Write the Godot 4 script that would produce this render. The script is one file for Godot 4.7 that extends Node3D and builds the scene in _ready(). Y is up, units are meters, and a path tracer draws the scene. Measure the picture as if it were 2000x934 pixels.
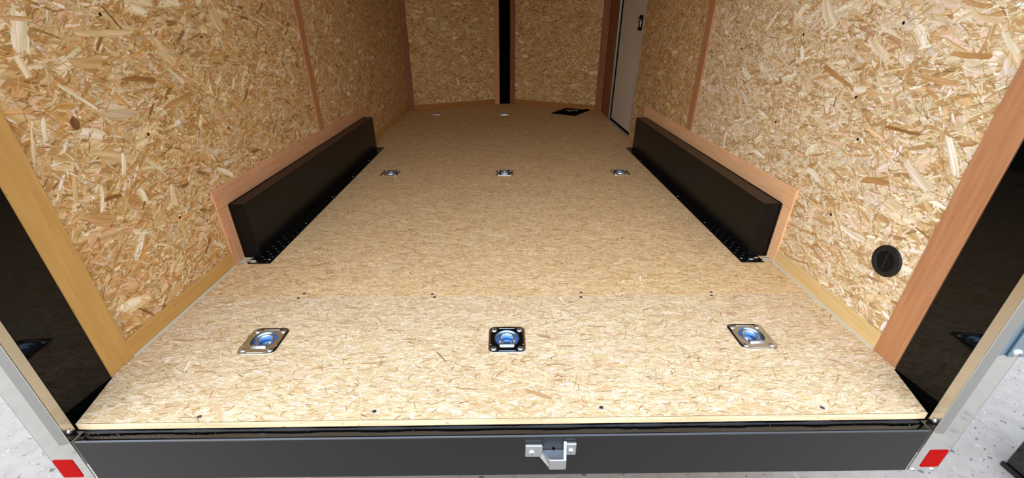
extends Node3D
# Inside of an enclosed cargo trailer, seen from its open rear doors.
# Metres, y up, floor surface at y = 0, the rear is towards +z.

const XL := -1.005   # inner face of the trim on the left wall
const XR := 1.028    # inner face of the trim on the right wall
const ZR := -0.665   # rear edge of the floor boards
const ZC := -4.585   # corners where the side walls meet the slanted front walls
const ROOF := 2.10
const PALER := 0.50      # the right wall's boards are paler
const SUN_SIDE := 0.55   # how much brighter the sky is on the sun's side

var M := {}
var rng := RandomNumberGenerator.new()


# ------------------------------------------------------------------ mesh helpers
class Mb:
	var st := SurfaceTool.new()
	func _init() -> void:
		st.begin(Mesh.PRIMITIVE_TRIANGLES)
		st.set_smooth_group(-1)

	func smooth(on: bool) -> void:
		st.set_smooth_group(1 if on else -1)

	func tri(a: Vector3, b: Vector3, c: Vector3, ua := Vector2.ZERO, ub := Vector2.ZERO, uc := Vector2.ZERO) -> void:
		st.set_uv(ua); st.add_vertex(a)
		st.set_uv(ub); st.add_vertex(b)
		st.set_uv(uc); st.add_vertex(c)

	# a flat polygon (convex), turned so that it faces along «out»
	func face(p: Array, out: Vector3, uv: Array = []) -> void:
		var n: Vector3 = (p[1] - p[0]).cross(p[2] - p[0])
		var flip: bool = n.dot(out) > 0.0
		for i in range(1, p.size() - 1):
			var j := i
			var k := i + 1
			if flip:
				j = i + 1
				k = i
			if uv.is_empty():
				tri(p[0], p[j], p[k])
			else:
				tri(p[0], p[j], p[k], uv[0], uv[j], uv[k])

	# box with chamfered edges; uv in metres, u along the longest side
	func box(c: Vector3, s: Vector3, bev := 0.0, b := Basis.IDENTITY, uvo := Vector2.ZERO) -> void:
		var h := s / 2.0
		var e := minf(bev, minf(h.x, minf(h.y, h.z)) * 0.9)
		var la := s.max_axis_index()
		for ax in 3:
			var a1 := (ax + 1) % 3
			var a2 := (ax + 2) % 3
			for sg in [-1.0, 1.0]:
				var q := []
				var u := []
				for k in [[-1, -1], [1, -1], [1, 1], [-1, 1]]:
					var v := Vector3.ZERO
					v[ax] = h[ax] * sg
					v[a1] = (h[a1] - e) * k[0]
					v[a2] = (h[a2] - e) * k[1]
					q.append(c + b * v)
					var l := v[a1]
					var w := v[a2]
					if a2 == la or (a1 != la and s[a2] > s[a1]):
						l = v[a2]
						w = v[a1]
					u.append(Vector2(l, w) + uvo)
				var o := Vector3.ZERO
				o[ax] = sg
				face(q, b * o, u)
		if e <= 0.0:
			return
		for ax in 3:   # edges along ax
			var a1 := (ax + 1) % 3
			var a2 := (ax + 2) % 3
			for s1 in [-1.0, 1.0]:
				for s2 in [-1.0, 1.0]:
					var q := []
					var u := []
					for k in [[-1, 0], [1, 0], [1, 1], [-1, 1]]:
						var v := Vector3.ZERO
						v[ax] = (h[ax] - e) * k[0]
						v[a1] = (h[a1] if k[1] == 0 else h[a1] - e) * s1
						v[a2] = (h[a2] - e if k[1] == 0 else h[a2]) * s2
						q.append(c + b * v)
						u.append((Vector2(v[ax], k[1] * e) if ax == la else Vector2(k[1] * e, v[ax])) + uvo)
					var o := Vector3.ZERO
					o[a1] = s1
					o[a2] = s2
					face(q, b * o, u)
		for sx in [-1.0, 1.0]:
			for sy in [-1.0, 1.0]:
				for sz in [-1.0, 1.0]:
					var sv := Vector3(sx, sy, sz)
					var q := []
					for ax in 3:
						var v := (h - Vector3(e, e, e)) * sv
						v[ax] = h[ax] * sv[ax]
						q.append(c + b * v)
					face(q, b * sv)

	# turned body: profile of Vector2(radius, height) round the y axis of xf
	func lathe(prof: Array, xf := Transform3D.IDENTITY, n := 32, soft := true) -> void:
		smooth(soft)
		for i in n:
			var a0 := TAU * i / n
			var a1 := TAU * (i + 1) / n
			for k in prof.size() - 1:
				var p: Vector2 = prof[k]
				var q: Vector2 = prof[k + 1]
				var p0 := xf * Vector3(p.x * cos(a0), p.y, p.x * sin(a0))
				var p1 := xf * Vector3(p.x * cos(a1), p.y, p.x * sin(a1))
				var q0 := xf * Vector3(q.x * cos(a0), q.y, q.x * sin(a0))
				var q1 := xf * Vector3(q.x * cos(a1), q.y, q.x * sin(a1))
				# the profile runs upwards on the outside: the outside lies to the right of it
				if p.x > 1e-6:
					tri(p0, p1, q1)
				if q.x > 1e-6:
					tri(p0, q1, q0)
		smooth(false)

	func tube(path: Array, r: float, closed := false, n := 10) -> void:
		smooth(true)
		var rings := []
		var m := path.size()
		var up := Vector3.UP
		for i in m:
			var a: Vector3 = path[(i - 1 + m) % m] if closed or i > 0 else path[i]
			var b: Vector3 = path[(i + 1) % m] if closed or i < m - 1 else path[i]
			var t := (b - a).normalized()
			if absf(t.dot(up)) > 0.95:
				up = Vector3.RIGHT
			var s := t.cross(up).normalized()
			var w := s.cross(t).normalized()
			var ring := []
			for k in n:
				var an := TAU * k / n
				ring.append(path[i] + (s * cos(an) + w * sin(an)) * r)
			rings.append(ring)
		for i in (m if closed else m - 1):
			var p: Array = rings[i]
			var q: Array = rings[(i + 1) % m]
			for k in n:
				var k1 := (k + 1) % n
				tri(p[k], p[k1], q[k1])
				tri(p[k], q[k1], q[k])
		smooth(false)
		if not closed:
			face(rings[0], path[0] - path[1])
			face(rings[m - 1], path[m - 1] - path[m - 2])

	# straight prism of a convex outline of points, pushed along «d»
	func prism(p: Array, d: Vector3) -> void:
		var c := Vector3.ZERO
		for v in p:
			c += v
		c /= p.size()
		var top := []
		for v in p:
			top.append(v + d)
		face(p, -d)
		face(top, d)
		for i in p.size():
			var j := (i + 1) % p.size()
			face([p[i], p[j], top[j], top[i]], (p[i] + p[j]) / 2.0 - c)

	# body between two outlines of as many points, «p» below and «q» above
	func loft(p: Array, q: Array) -> void:
		var c := Vector3.ZERO
		for v in p + q:
			c += v
		c /= p.size() * 2
		face(p, Vector3.DOWN)
		face(q, Vector3.UP)
		for i in p.size():
			var j := (i + 1) % p.size()
			face([p[i], p[j], q[j], q[i]], (p[i] + q[j]) / 2.0 - c)

	func done() -> ArrayMesh:
		st.generate_normals()
		return st.commit()


func put(called: String, mesh: Mesh, mat: Material, parent: Node = self, at := Vector3.ZERO, basis := Basis.IDENTITY) -> MeshInstance3D:
	var o := MeshInstance3D.new()
	o.name = called
	o.mesh = mesh
	o.material_override = mat
	o.transform = Transform3D(basis, at)
	o.cast_shadow = GeometryInstance3D.SHADOW_CASTING_SETTING_ON
	add_numbered(o, called, parent)
	return o


var used := {}
func add_numbered(o: Node, called: String, parent: Node) -> void:
	var key := str(parent.get_instance_id()) + called
	var n: int = used.get(key, 0)
	used[key] = n + 1
	o.name = called if n == 0 else "%s_%03d" % [called, n]
	parent.add_child(o, true)


func thing(called: String, label: String, category: String, at := Vector3.ZERO, group := "", kind := "") -> Node3D:
	var o := Node3D.new()
	add_numbered(o, called, self)
	o.position = at
	tag(o, label, category, group, kind)
	return o


func tag(o: Node, label: String, category := "", group := "", kind := "") -> void:
	if label: o.set_meta("label", label)
	if category: o.set_meta("category", category)
	if group: o.set_meta("group", group)
	if kind: o.set_meta("kind", kind)


func slab(called: String, c: Vector3, s: Vector3, mat: Material, parent: Node = self, bev := 0.0015, at := Vector3.ZERO, uvo := Vector2.ZERO, b := Basis.IDENTITY) -> MeshInstance3D:
	var mb := Mb.new()
	mb.box(c - at, s, bev, b, uvo)
	return put(called, mb.done(), mat, parent, at)


func span(called: String, lo: Vector3, hi: Vector3, mat: Material, parent: Node = self, bev := 0.0015, uvo := Vector2.ZERO) -> MeshInstance3D:
	return slab(called, (lo + hi) / 2.0, (hi - lo).abs(), mat, parent, bev, Vector3.ZERO, uvo)


# ------------------------------------------------------------------ materials
func metal(c: Color, rough: float, met := 1.0) -> StandardMaterial3D:
	var m := StandardMaterial3D.new()
	m.albedo_color = c
	m.metallic = met
	m.roughness = rough
	return m


func paint(c: Color, rough: float, spec := 0.5) -> StandardMaterial3D:
	var m := StandardMaterial3D.new()
	m.albedo_color = c
	m.roughness = rough
	m.metallic_specular = spec
	return m


# one wood strand, turned by «ang», as a small picture with a clear surround
func strand(l: float, w: float, ang: float, col: Color, grain: float, curl := 0.12) -> Image:
	var c := cos(ang)
	var s := sin(ang)
	var bw := int(ceil(absf(l * c) + absf(w * s) + w * curl * 2.0)) + 3
	var bh := int(ceil(absf(l * s) + absf(w * c) + w * curl * 2.0)) + 3
	var data := PackedByteArray()
	data.resize(bw * bh * 4)
	var hw := w / 2.0
	var hl := l / 2.0
	# grain lines across, ragged ends, and a waisted outline along
	var nt := int(w) + 3
	var lines := PackedFloat32Array()
	var ends_a := PackedFloat32Array()
	var ends_b := PackedFloat32Array()
	var v := 0.0
	var ra := rng.randf_range(0.0, 0.2)
	var rb := rng.randf_range(0.0, 0.2)
	for i in nt:
		v = v * 0.4 + rng.randf_range(-1, 1) * grain
		lines.append(v)
		ra = clampf(ra + rng.randf_range(-1, 1) * 0.09, 0.0, 0.3)
		rb = clampf(rb + rng.randf_range(-1, 1) * 0.09, 0.0, 0.3)
		ends_a.append(ra)
		ends_b.append(rb)
	var nl := int(l / 3.0) + 3
	var up := PackedFloat32Array()
	var dn := PackedFloat32Array()
	var taper := rng.randf_range(0.15, 0.75)
	var wu := 0.9
	var wd := 0.9
	for i in nl:
		var q := absf(float(i) / nl * 2.0 - 1.0)
		var full := 1.0 - taper * q * q * q
		wu = clampf(wu + rng.randf_range(-1, 1) * 0.08, 0.62, 1.0)
		wd = clampf(wd + rng.randf_range(-1, 1) * 0.08, 0.62, 1.0)
		up.append(wu * full)
		dn.append(wd * full)
	var bend := rng.randf_range(-curl, curl) * w
	var slope := rng.randf_range(-0.6, 0.6)
	var p1 := rng.randf() * 10.0
	var r8 := col.r * 255.0
	var g8 := col.g * 255.0
	var b8 := col.b * 255.0
	for y in bh:
		var dy := y - bh / 2.0
		for x in bw:
			var dx := x - bw / 2.0
			var a := dx * c + dy * s
			if absf(a) > hl:
				continue
			var t := -dx * s + dy * c + bend * (a * a / (hl * hl) * 2.0 - 1.0)
			if absf(t) > hw:
				continue
			var n := int((a + hl) / 3.0)
			var edge := hw * (dn[n] if t > 0.0 else up[n]) - absf(t)
			if edge < 0.0:
				continue
			var k := int(t + hw)
			var e := hl * (1.0 - (ends_a[k] if a > 0.0 else ends_b[k])) - absf(a) + slope * t * signf(a)
			if e < 0.0:
				continue
			var br := 1.0 + lines[k] + 0.045 * sin(a * 0.05 + p1 + t * 0.3)
			if edge < 1.0 and t > 0.0:
				br *= 0.83
			var i := (y * bw + x) * 4
			data[i] = int(clampf(r8 * br, 0, 255))
			data[i + 1] = int(clampf(g8 * br, 0, 255))
			data[i + 2] = int(clampf(b8 * br * br, 0, 255))
			data[i + 3] = 255 if edge > 0.5 and e > 0.8 else 140
	return Image.create_from_data(bw, bh, false, Image.FORMAT_RGBA8, data)


# pressed strand board: thousands of strands laid over each other
# a pass: [l min, l max, w min, w max, kinds, tones, grain, spread of the angle, how many, curl]
func strand_board(size: int, sd: int, tones: Array, passes: Array, extra: Array = []) -> Image:
	rng.seed = sd
	var im := Image.create_empty(size, size, false, Image.FORMAT_RGBA8)
	im.fill(tones[2])
	for z in passes:
		var stamps := []
		for i in int(z[4]):
			var ang: float = rng.randfn(0.0, z[7]) if rng.randf() < 0.8 else rng.randf_range(-PI / 2, PI / 2)
			var col: Color = tones[z[5][rng.randi() % z[5].size()]]
			var br := rng.randf_range(0.95, 1.05)
			col = Color(minf(col.r * br, 1), minf(col.g * br, 1), minf(col.b * br * rng.randf_range(0.95, 1.04), 1))
			stamps.append(strand(rng.randf_range(z[0], z[1]), rng.randf_range(z[2], z[3]), ang, col, z[6], z[9]))
		var more := []
		for s in stamps:
			var f: Image = s.duplicate()
			f.flip_x()
			f.flip_y()
			more.append(f)
		stamps.append_array(more)
		for i in int(z[8]):
			var s: Image = stamps[rng.randi() % stamps.size()]
			var at := Vector2i(rng.randi_range(-s.get_width(), size), rng.randi_range(-s.get_height(), size))
			im.blend_rect(s, Rect2i(Vector2i.ZERO, s.get_size()), at)
	for e in extra:   # single strands that can be recognised: [u, v, length, width, angle, colour] in pixels
		var s := strand(e[2], e[3], e[4], e[5], 0.06)
		im.blend_rect(s, Rect2i(Vector2i.ZERO, s.get_size()), Vector2i(int(e[0]) - s.get_width() / 2, int(e[1]) - s.get_height() / 2))
	return im


# a strand given by its two ends in texture units, as strand_board() wants it
func marked(u0: float, v0: float, u1: float, v1: float, w: float, col: Color) -> Array:
	var a := Vector2(u0, v0) * 2048.0
	var b := Vector2(u1, v1) * 2048.0
	var m := (a + b) / 2.0
	return [fposmod(m.x, 2048.0), fposmod(m.y, 2048.0), a.distance_to(b) * 1.1, w * 2048.0, (b - a).angle(), col]


func board_material(im: Image, relief: float, tint := Color.WHITE) -> StandardMaterial3D:
	var m := StandardMaterial3D.new()
	var t := ImageTexture.create_from_image(im)
	m.albedo_texture = t
	m.albedo_color = tint
	m.roughness = 0.72
	m.metallic_specular = 0.3
	m.heightmap_enabled = true
	m.heightmap_texture = t
	m.heightmap_scale = relief
	return m


# sawn timber: long thin grain lines, u along the grain
func timber(sd: int, tones: Array, knots: int) -> StandardMaterial3D:
	rng.seed = sd
	var n := FastNoiseLite.new()
	n.seed = sd
	n.frequency = 0.012
	n.fractal_octaves = 4
	var w := 1024
	var h := 128
	var im := Image.create_empty(w, h, false, Image.FORMAT_RGBA8)
	var fine := PackedFloat32Array()
	for y in h:
		fine.append(rng.randf_range(-1, 1))
	for y in h:
		for x in w:
			var g := n.get_noise_2d(x * 0.35, y * 5.0) * 0.5 + 0.5
			g = clampf(g + 0.1 * fine[(y + int(n.get_noise_2d(x * 0.1, 500.0) * 14.0)) & 127] + 0.05 * n.get_noise_2d(x * 3.0, y * 40.0), 0, 1)
			var c: Color = tones[0].lerp(tones[1], g)
			im.set_pixel(x, y, c)
	for i in knots:
		var s := strand(rng.randf_range(3, 9), rng.randf_range(1.5, 3), rng.randf_range(-0.2, 0.2), tones[2], 0.1)
		im.blend_rect(s, Rect2i(Vector2i.ZERO, s.get_size()), Vector2i(rng.randi() % w, rng.randi() % h))
	var m := StandardMaterial3D.new()
	m.albedo_texture = ImageTexture.create_from_image(im)
	m.uv1_scale = Vector3(1.0 / 1.1, 1.0 / 0.14, 1)
	m.roughness = 0.62
	m.metallic_specular = 0.35
	return m


func concrete(sd: int) -> StandardMaterial3D:
	rng.seed = sd
	var n := FastNoiseLite.new()
	n.seed = sd
	n.frequency = 0.02
	n.fractal_octaves = 5
	var size := 1024
	var im := n.get_seamless_image(size, size)
	im.convert(Image.FORMAT_RGBA8)
	im.adjust_bcs(1.0, 0.13, 1.0)
	var warm := Image.create_empty(size, size, false, Image.FORMAT_RGBA8)
	warm.fill(Color(0.70, 0.665, 0.62, 0.55))
	im.blend_rect(warm, Rect2i(0, 0, size, size), Vector2i.ZERO)
	var chips := []
	for i in 90:
		var v := rng.randf_range(0.36, 0.54) if rng.randf() < 0.4 else rng.randf_range(0.60, 0.78)
		var l := rng.randf_range(2, 6) if rng.randf() < 0.88 else rng.randf_range(6, 14)
		chips.append(strand(l, l * rng.randf_range(0.35, 0.8), rng.randf_range(-1.5, 1.5), Color(v, v * 0.965, v * 0.915), 0.05))
	for i in 9000:
		var s: Image = chips[rng.randi() % chips.size()]
		im.blend_rect(s, Rect2i(Vector2i.ZERO, s.get_size()), Vector2i(rng.randi() % size, rng.randi() % size))
	var m := StandardMaterial3D.new()
	var t := ImageTexture.create_from_image(im)
	m.albedo_texture = t
	m.albedo_color = Color(0.94, 0.895, 0.84)
	m.roughness = 0.9
	m.heightmap_enabled = true
	m.heightmap_texture = t
	m.heightmap_scale = 0.12
	return m


func make_materials() -> void:
	# the last tones are greyish, pinkish and honey strands
	var tones := [Color8(122, 82, 46), Color8(152, 108, 60), Color8(182, 136, 82), Color8(196, 152, 98), Color8(206, 166, 112),
		Color8(214, 178, 126), Color8(222, 190, 142), Color8(230, 204, 162), Color8(240, 222, 188), Color8(226, 208, 176),
		Color8(204, 176, 138), Color8(214, 168, 124), Color8(204, 154, 92), Color8(180, 130, 72)]
	var mid := [2, 3, 4, 5, 6, 10, 11, 12]
	var wide := [2, 3, 4, 5, 6, 7, 9, 10, 11, 12]
	var light := [5, 6, 7, 8, 9]
	var wall := [
		[50, 120, 12, 34, 60, mid, 0.06, 0.55, 3600, 0.12],
		[24, 80, 5, 18, 90, mid, 0.07, 0.5, 7000, 0.15],
		[14, 44, 3, 10, 120, wide, 0.08, 0.6, 15000, 0.2],
		[50, 130, 18, 46, 50, [4, 5, 6, 7, 10, 11], 0.05, 0.45, 380, 0.1],
		[30, 84, 8, 22, 80, [3, 4, 5, 6, 7, 9, 10, 11], 0.06, 0.5, 1700, 0.12],
		[10, 34, 2, 7, 120, wide, 0.09, 0.6, 16000, 0.2],
		[24, 90, 4, 14, 60, [12, 12, 13, 2, 1], 0.10, 0.4, 1700, 0.25],
		[30, 90, 10, 28, 50, [6, 7, 8, 9], 0.05, 0.5, 300, 0.12],
		[10, 36, 1.1, 2.4, 80, [0, 0, 1, 13], 0.08, 0.6, 9000, 1.3],
		[8, 28, 2, 7, 90, light, 0.07, 0.6, 6500, 0.2],
		[8, 24, 1.4, 4, 90, wide, 0.08, 0.6, 8000, 0.4],
		[6, 20, 1.0, 2.2, 60, [0, 1], 0.08, 0.7, 3500, 1.0],
	]
	# strands of the rear boards that can be told apart: ends (z, y, z, y), width, tone
	var marks_left := [
		[-1.011, 0.835, -0.973, 0.747, 0.035, 8],
		[-0.961, 0.742, -0.966, 0.697, 0.022, 7],
		[-1.112, 0.783, -1.284, 0.785, 0.023, 6],
		[-1.014, 0.686, -1.088, 0.616, 0.010, 8],
		[-1.662, 0.864, -1.704, 0.785, 0.064, 6],
		[-1.353, 0.767, -1.400, 0.696, 0.035, 6],
		[-1.069, 0.725, -1.157, 0.722, 0.032, 4],
		[-1.034, 0.511, -1.141, 0.473, 0.035, 5],
		[-1.106, 0.500, -1.079, 0.443, 0.017, 8],
		[-1.014, 0.444, -0.982, 0.381, 0.012, 8],
		[-1.108, 0.396, -1.112, 0.356, 0.024, 8],
		[-0.935, 0.388, -1.006, 0.352, 0.033, 3],
		[-0.965, 0.814, -1.020, 0.811, 0.011, 3],
		[-1.101, 0.597, -1.201, 0.583, 0.027, 10],
		[-1.196, 0.673, -1.307, 0.658, 0.016, 1],
		[-1.016, 0.610, -1.022, 0.582, 0.025, 0],
		[-1.286, 0.578, -1.436, 0.605, 0.017, 2],
		[-1.439, 0.351, -1.511, 0.308, 0.025, 8],
		[-0.953, 0.619, -0.936, 0.573, 0.012, 8],
		[-0.957, 0.483, -0.935, 0.427, 0.015, 5],
		[-0.924, 0.614, -0.883, 0.514, 0.008, 7],
		[-1.221, 0.371, -1.207, 0.301, 0.025, 7],
	]
	var marks_right := [
		[-1.432, 0.690, -1.286, 0.642, 0.017, 2],
		[-1.031, 0.749, -0.946, 0.748, 0.015, 2],
		[-1.083, 0.694, -0.977, 0.688, 0.016, 3],
		[-1.037, 0.500, -0.940, 0.451, 0.026, 10],
		[-0.960, 0.583, -0.894, 0.499, 0.019, 8],
		[-1.140, 0.409, -1.050, 0.429, 0.020, 2],
		[-1.135, 0.564, -1.026, 0.566, 0.009, 1],
		[-1.576, 0.745, -1.544, 0.698, 0.023, 8],
		[-1.528, 0.881, -1.444, 0.808, 0.042, 7],
		[-1.930, 0.651, -1.845, 0.608, 0.025, 8],
		[-1.045, 0.099, -0.959, 0.162, 0.010, 4],
		[-0.945, 0.797, -0.893, 0.751, 0.015, 9],
		[-1.282, 0.769, -1.189, 0.722, 0.028, 5],
		[-1.023, 0.827, -0.955, 0.816, 0.016, 4],
		[-1.147, 0.258, -1.044, 0.258, 0.022, 9],
		[-1.361, 0.371, -1.290, 0.358, 0.025, 9],
	]
	var on_left := []
	for m in marks_left:
		on_left.append(marked((m[0] + 0.81) / 2.4 + 0.02, 0.85 - m[1] / 2.4, (m[2] + 0.81) / 2.4 + 0.02, 0.85 - m[3] / 2.4, m[4] / 2.4, tones[m[5]]))
	var on_right := []
	for m in marks_right:
		on_right.append(marked(0.03 - (m[0] + 0.81) / 2.4, 0.9 - m[1] / 2.4, 0.03 - (m[2] + 0.81) / 2.4, 0.9 - m[3] / 2.4, m[4] / 2.4, tones[m[5]]))
	M.osb_left = board_material(strand_board(2048, 11, tones, wall, on_left), 0.10)
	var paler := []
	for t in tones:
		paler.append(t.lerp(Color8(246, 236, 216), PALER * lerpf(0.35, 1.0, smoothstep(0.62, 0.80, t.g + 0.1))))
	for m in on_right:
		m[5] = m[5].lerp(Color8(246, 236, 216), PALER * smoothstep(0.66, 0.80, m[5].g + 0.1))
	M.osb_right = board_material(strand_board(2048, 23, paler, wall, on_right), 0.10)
	var pale := [Color8(146, 102, 62), Color8(182, 142, 98), Color8(210, 176, 134), Color8(218, 187, 147), Color8(223, 194, 155),
		Color8(227, 200, 163), Color8(231, 205, 170), Color8(234, 210, 177), Color8(237, 215, 184), Color8(240, 221, 193)]
	var boards := [
		[60, 160, 16, 40, 40, [3, 4, 5, 6], 0.03, 0.25, 2400, 0.12],
		[24, 70, 4, 12, 60, [3, 4, 5, 6, 7], 0.05, 0.25, 6000, 0.15],
		[12, 44, 2.5, 7, 100, [2, 3, 4, 5, 6, 7, 8], 0.06, 0.3, 20000, 0.2],
		[30, 80, 8, 20, 40, [4, 5, 6, 7], 0.04, 0.25, 500, 0.1],
		[10, 34, 1.6, 4.5, 120, [2, 3, 4, 5, 6, 7, 8], 0.07, 0.3, 26000, 0.3],
		[16, 44, 4, 11, 30, [2, 3], 0.07, 0.4, 600, 0.3],
		[16, 64, 2.0, 7, 60, [1, 2, 2, 3], 0.08, 0.18, 2600, 0.3],
		[10, 30, 1.4, 4, 90, [4, 5, 6, 7, 8, 9], 0.06, 0.3, 22000, 0.3],
		[8, 28, 1.0, 2.0, 80, [0, 1, 1, 2], 0.06, 0.35, 8000, 1.2],
		[8, 26, 1.1, 2.8, 50, [0, 0, 1], 0.06, 0.45, 2600, 1.4],
		[10, 36, 1.3, 3.4, 60, [0, 1, 1], 0.08, 0.18, 1500, 0.6],
	]
	var marks_floor := [
		[0.048, -0.748, 0.112, -0.721, 0.014, 1],
		[-0.189, -0.886, -0.159, -0.848, 0.005, 0],
		[0.142, -0.906, 0.196, -0.905, 0.006, 1],
		[0.094, -0.952, 0.131, -0.941, 0.012, 1],
	]
	var on_floor := []
	for m in marks_floor:
		on_floor.append(marked((m[0] + 1.05) / 2.1, m[1] / 2.1, (m[2] + 1.05) / 2.1, m[3] / 2.1, m[4] / 2.1, pale[m[5]]))
	M.osb_floor = board_material(strand_board(2048, 37, pale, boards, on_floor), 0.03, Color(0.985, 0.965, 0.935))
	M.osb_floor_warm = M.osb_floor.duplicate()     # the long front boards come from another, yellower sheet
	M.osb_floor_warm.albedo_color = Color(1.0, 0.945, 0.86)
	M.luan = timber(5, [Color8(166, 112, 74), Color8(192, 138, 96), Color8(140, 90, 58)], 6)
	M.luan_pale = timber(4, [Color8(196, 140, 102), Color8(220, 166, 124), Color8(160, 104, 70)], 4)
	M.luan_light = timber(14, [Color8(224, 170, 122), Color8(244, 196, 148), Color8(186, 130, 90)], 4)
	M.luan_dark = timber(6, [Color8(128, 80, 56), Color8(162, 108, 78), Color8(100, 60, 42)], 6)
	M.poplar = timber(7, [Color8(186, 140, 74), Color8(204, 160, 92), Color8(132, 88, 44)], 22)
	M.poplar_dark = timber(3, [Color8(150, 98, 48), Color8(178, 126, 68), Color8(110, 70, 34)], 8)
	M.pine = timber(8, [Color8(206, 172, 112), Color8(226, 196, 142), Color8(168, 124, 70)], 8)
	M.edge_pale = timber(2, [Color8(196, 166, 124), Color8(232, 210, 174), Color8(150, 112, 72)], 120)
	M.concrete = concrete(9)
	M.gloss_black = paint(Color(0.03, 0.03, 0.028), 0.04, 0.36)
	M.satin_black = paint(Color(0.05, 0.048, 0.045), 0.3, 0.32)
	M.bumper_black = paint(Color(0.095, 0.093, 0.092), 0.36, 0.42)
	M.ledge_black = paint(Color(0.03, 0.03, 0.032), 0.09, 0.62)
	M.tread_black = paint(Color(0.04, 0.04, 0.04), 0.2, 0.5)
	M.plastic_black = paint(Color(0.10, 0.095, 0.09), 0.5, 0.4)
	M.void_black = paint(Color(0.008, 0.008, 0.008), 0.9, 0.1)
	M.caulk_black = paint(Color(0.025, 0.025, 0.028), 0.26, 0.36)
	M.caulk_pale = paint(Color(0.74, 0.72, 0.64), 0.6, 0.4)
	M.dust = paint(Color(0.52, 0.48, 0.42), 0.8, 0.2)
	M.liner = paint(Color(0.2, 0.19, 0.18), 0.6, 0.3)
	M.skin = paint(Color(0.1, 0.1, 0.1), 0.3, 0.5)
	M.aluminium = metal(Color(0.88, 0.88, 0.86), 0.07)
	M.aluminium_dull = metal(Color(0.75, 0.76, 0.77), 0.32)
	M.aluminium_satin = metal(Color(0.80, 0.79, 0.77), 0.2)
	M.aluminium_dark = metal(Color(0.70, 0.70, 0.69), 0.34)
	M.seam_grey = paint(Color(0.42, 0.41, 0.39), 0.5)
	M.zinc = metal(Color(0.84, 0.86, 0.88), 0.17)
	M.zinc_blue = metal(Color(0.60, 0.75, 0.90), 0.30)
	M.zinc_soft = metal(Color(0.86, 0.89, 0.92), 0.36)
	M.zinc_strap = metal(Color(0.62, 0.70, 0.75), 0.28)
	M.zinc_cast = metal(Color(0.80, 0.81, 0.82), 0.36)
	M.chrome = metal(Color(0.9, 0.9, 0.9), 0.08)
	M.screw_dark = metal(Color(0.16, 0.16, 0.18), 0.35)
	M.recess_dark = paint(Color(0.22, 0.23, 0.25), 0.5)
	M.screw_bright = metal(Color(0.86, 0.88, 0.90), 0.34)
	M.screw_grey = metal(Color(0.46, 0.48, 0.52), 0.42)
	M.door_white = paint(Color(0.83, 0.81, 0.78), 0.45, 0.4)
	M.reflector = paint(Color(0.60, 0.012, 0.010), 0.5, 0.15)
	M.print_white = paint(Color(0.86, 0.86, 0.86), 0.5)


# ------------------------------------------------------------------ small hardware
func screw_mesh(r: float, h: float) -> ArrayMesh:
	var mb := Mb.new()
	mb.lathe([Vector2(r, 0), Vector2(r, h * 0.25), Vector2(r * 0.85, h * 0.65), Vector2(r * 0.5, h * 0.93), Vector2(0, h)], Transform3D.IDENTITY, 18)
	return mb.done()


func cross_mesh(r: float, h: float) -> ArrayMesh:
	var mb := Mb.new()
	mb.box(Vector3(0, h * 0.99, 0), Vector3(r * 0.72, h * 0.12, r * 0.15), 0.0)
	mb.box(Vector3(0, h * 0.99, 0), Vector3(r * 0.15, h * 0.12, r * 0.72), 0.0)
	return mb.done()


var cache := {}
# a cross-head screw whose head stands along the y axis of «b»
func screw(parent: Node, at: Vector3, r: float, h: float, b := Basis.IDENTITY, mat: Material = null, cross := true) -> void:
	var key := "%f %f" % [r, h]
	if not cache.has(key):
		cache[key] = [screw_mesh(r, h), cross_mesh(r, h)]
	var o := put("screw", cache[key][0], mat if mat else M.screw_bright, parent, at, b * Basis(Vector3.UP, rng.randf() * 3.0))
	if cross and parent.get_parent() == self:
		put("cross_recess", cache[key][1], M.recess_dark, o)


func rounded_at(ang: float, hx: float, hz: float, r: float) -> Vector2:
	var d := Vector2(cos(ang), sin(ang))
	var t := minf(hx / maxf(absf(d.x), 1e-6), hz / maxf(absf(d.y), 1e-6))
	var p := d * t
	var c := Vector2(hx - r, hz - r)
	if absf(p.x) > c.x and absf(p.y) > c.y:   # on a corner: meet the arc
		var k := Vector2(c.x * signf(d.x), c.y * signf(d.y))
		var b := d.dot(k)
		t = b + sqrt(maxf(b * b - k.length_squared() + r * r, 0.0))
		p = d * t
	return p


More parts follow.
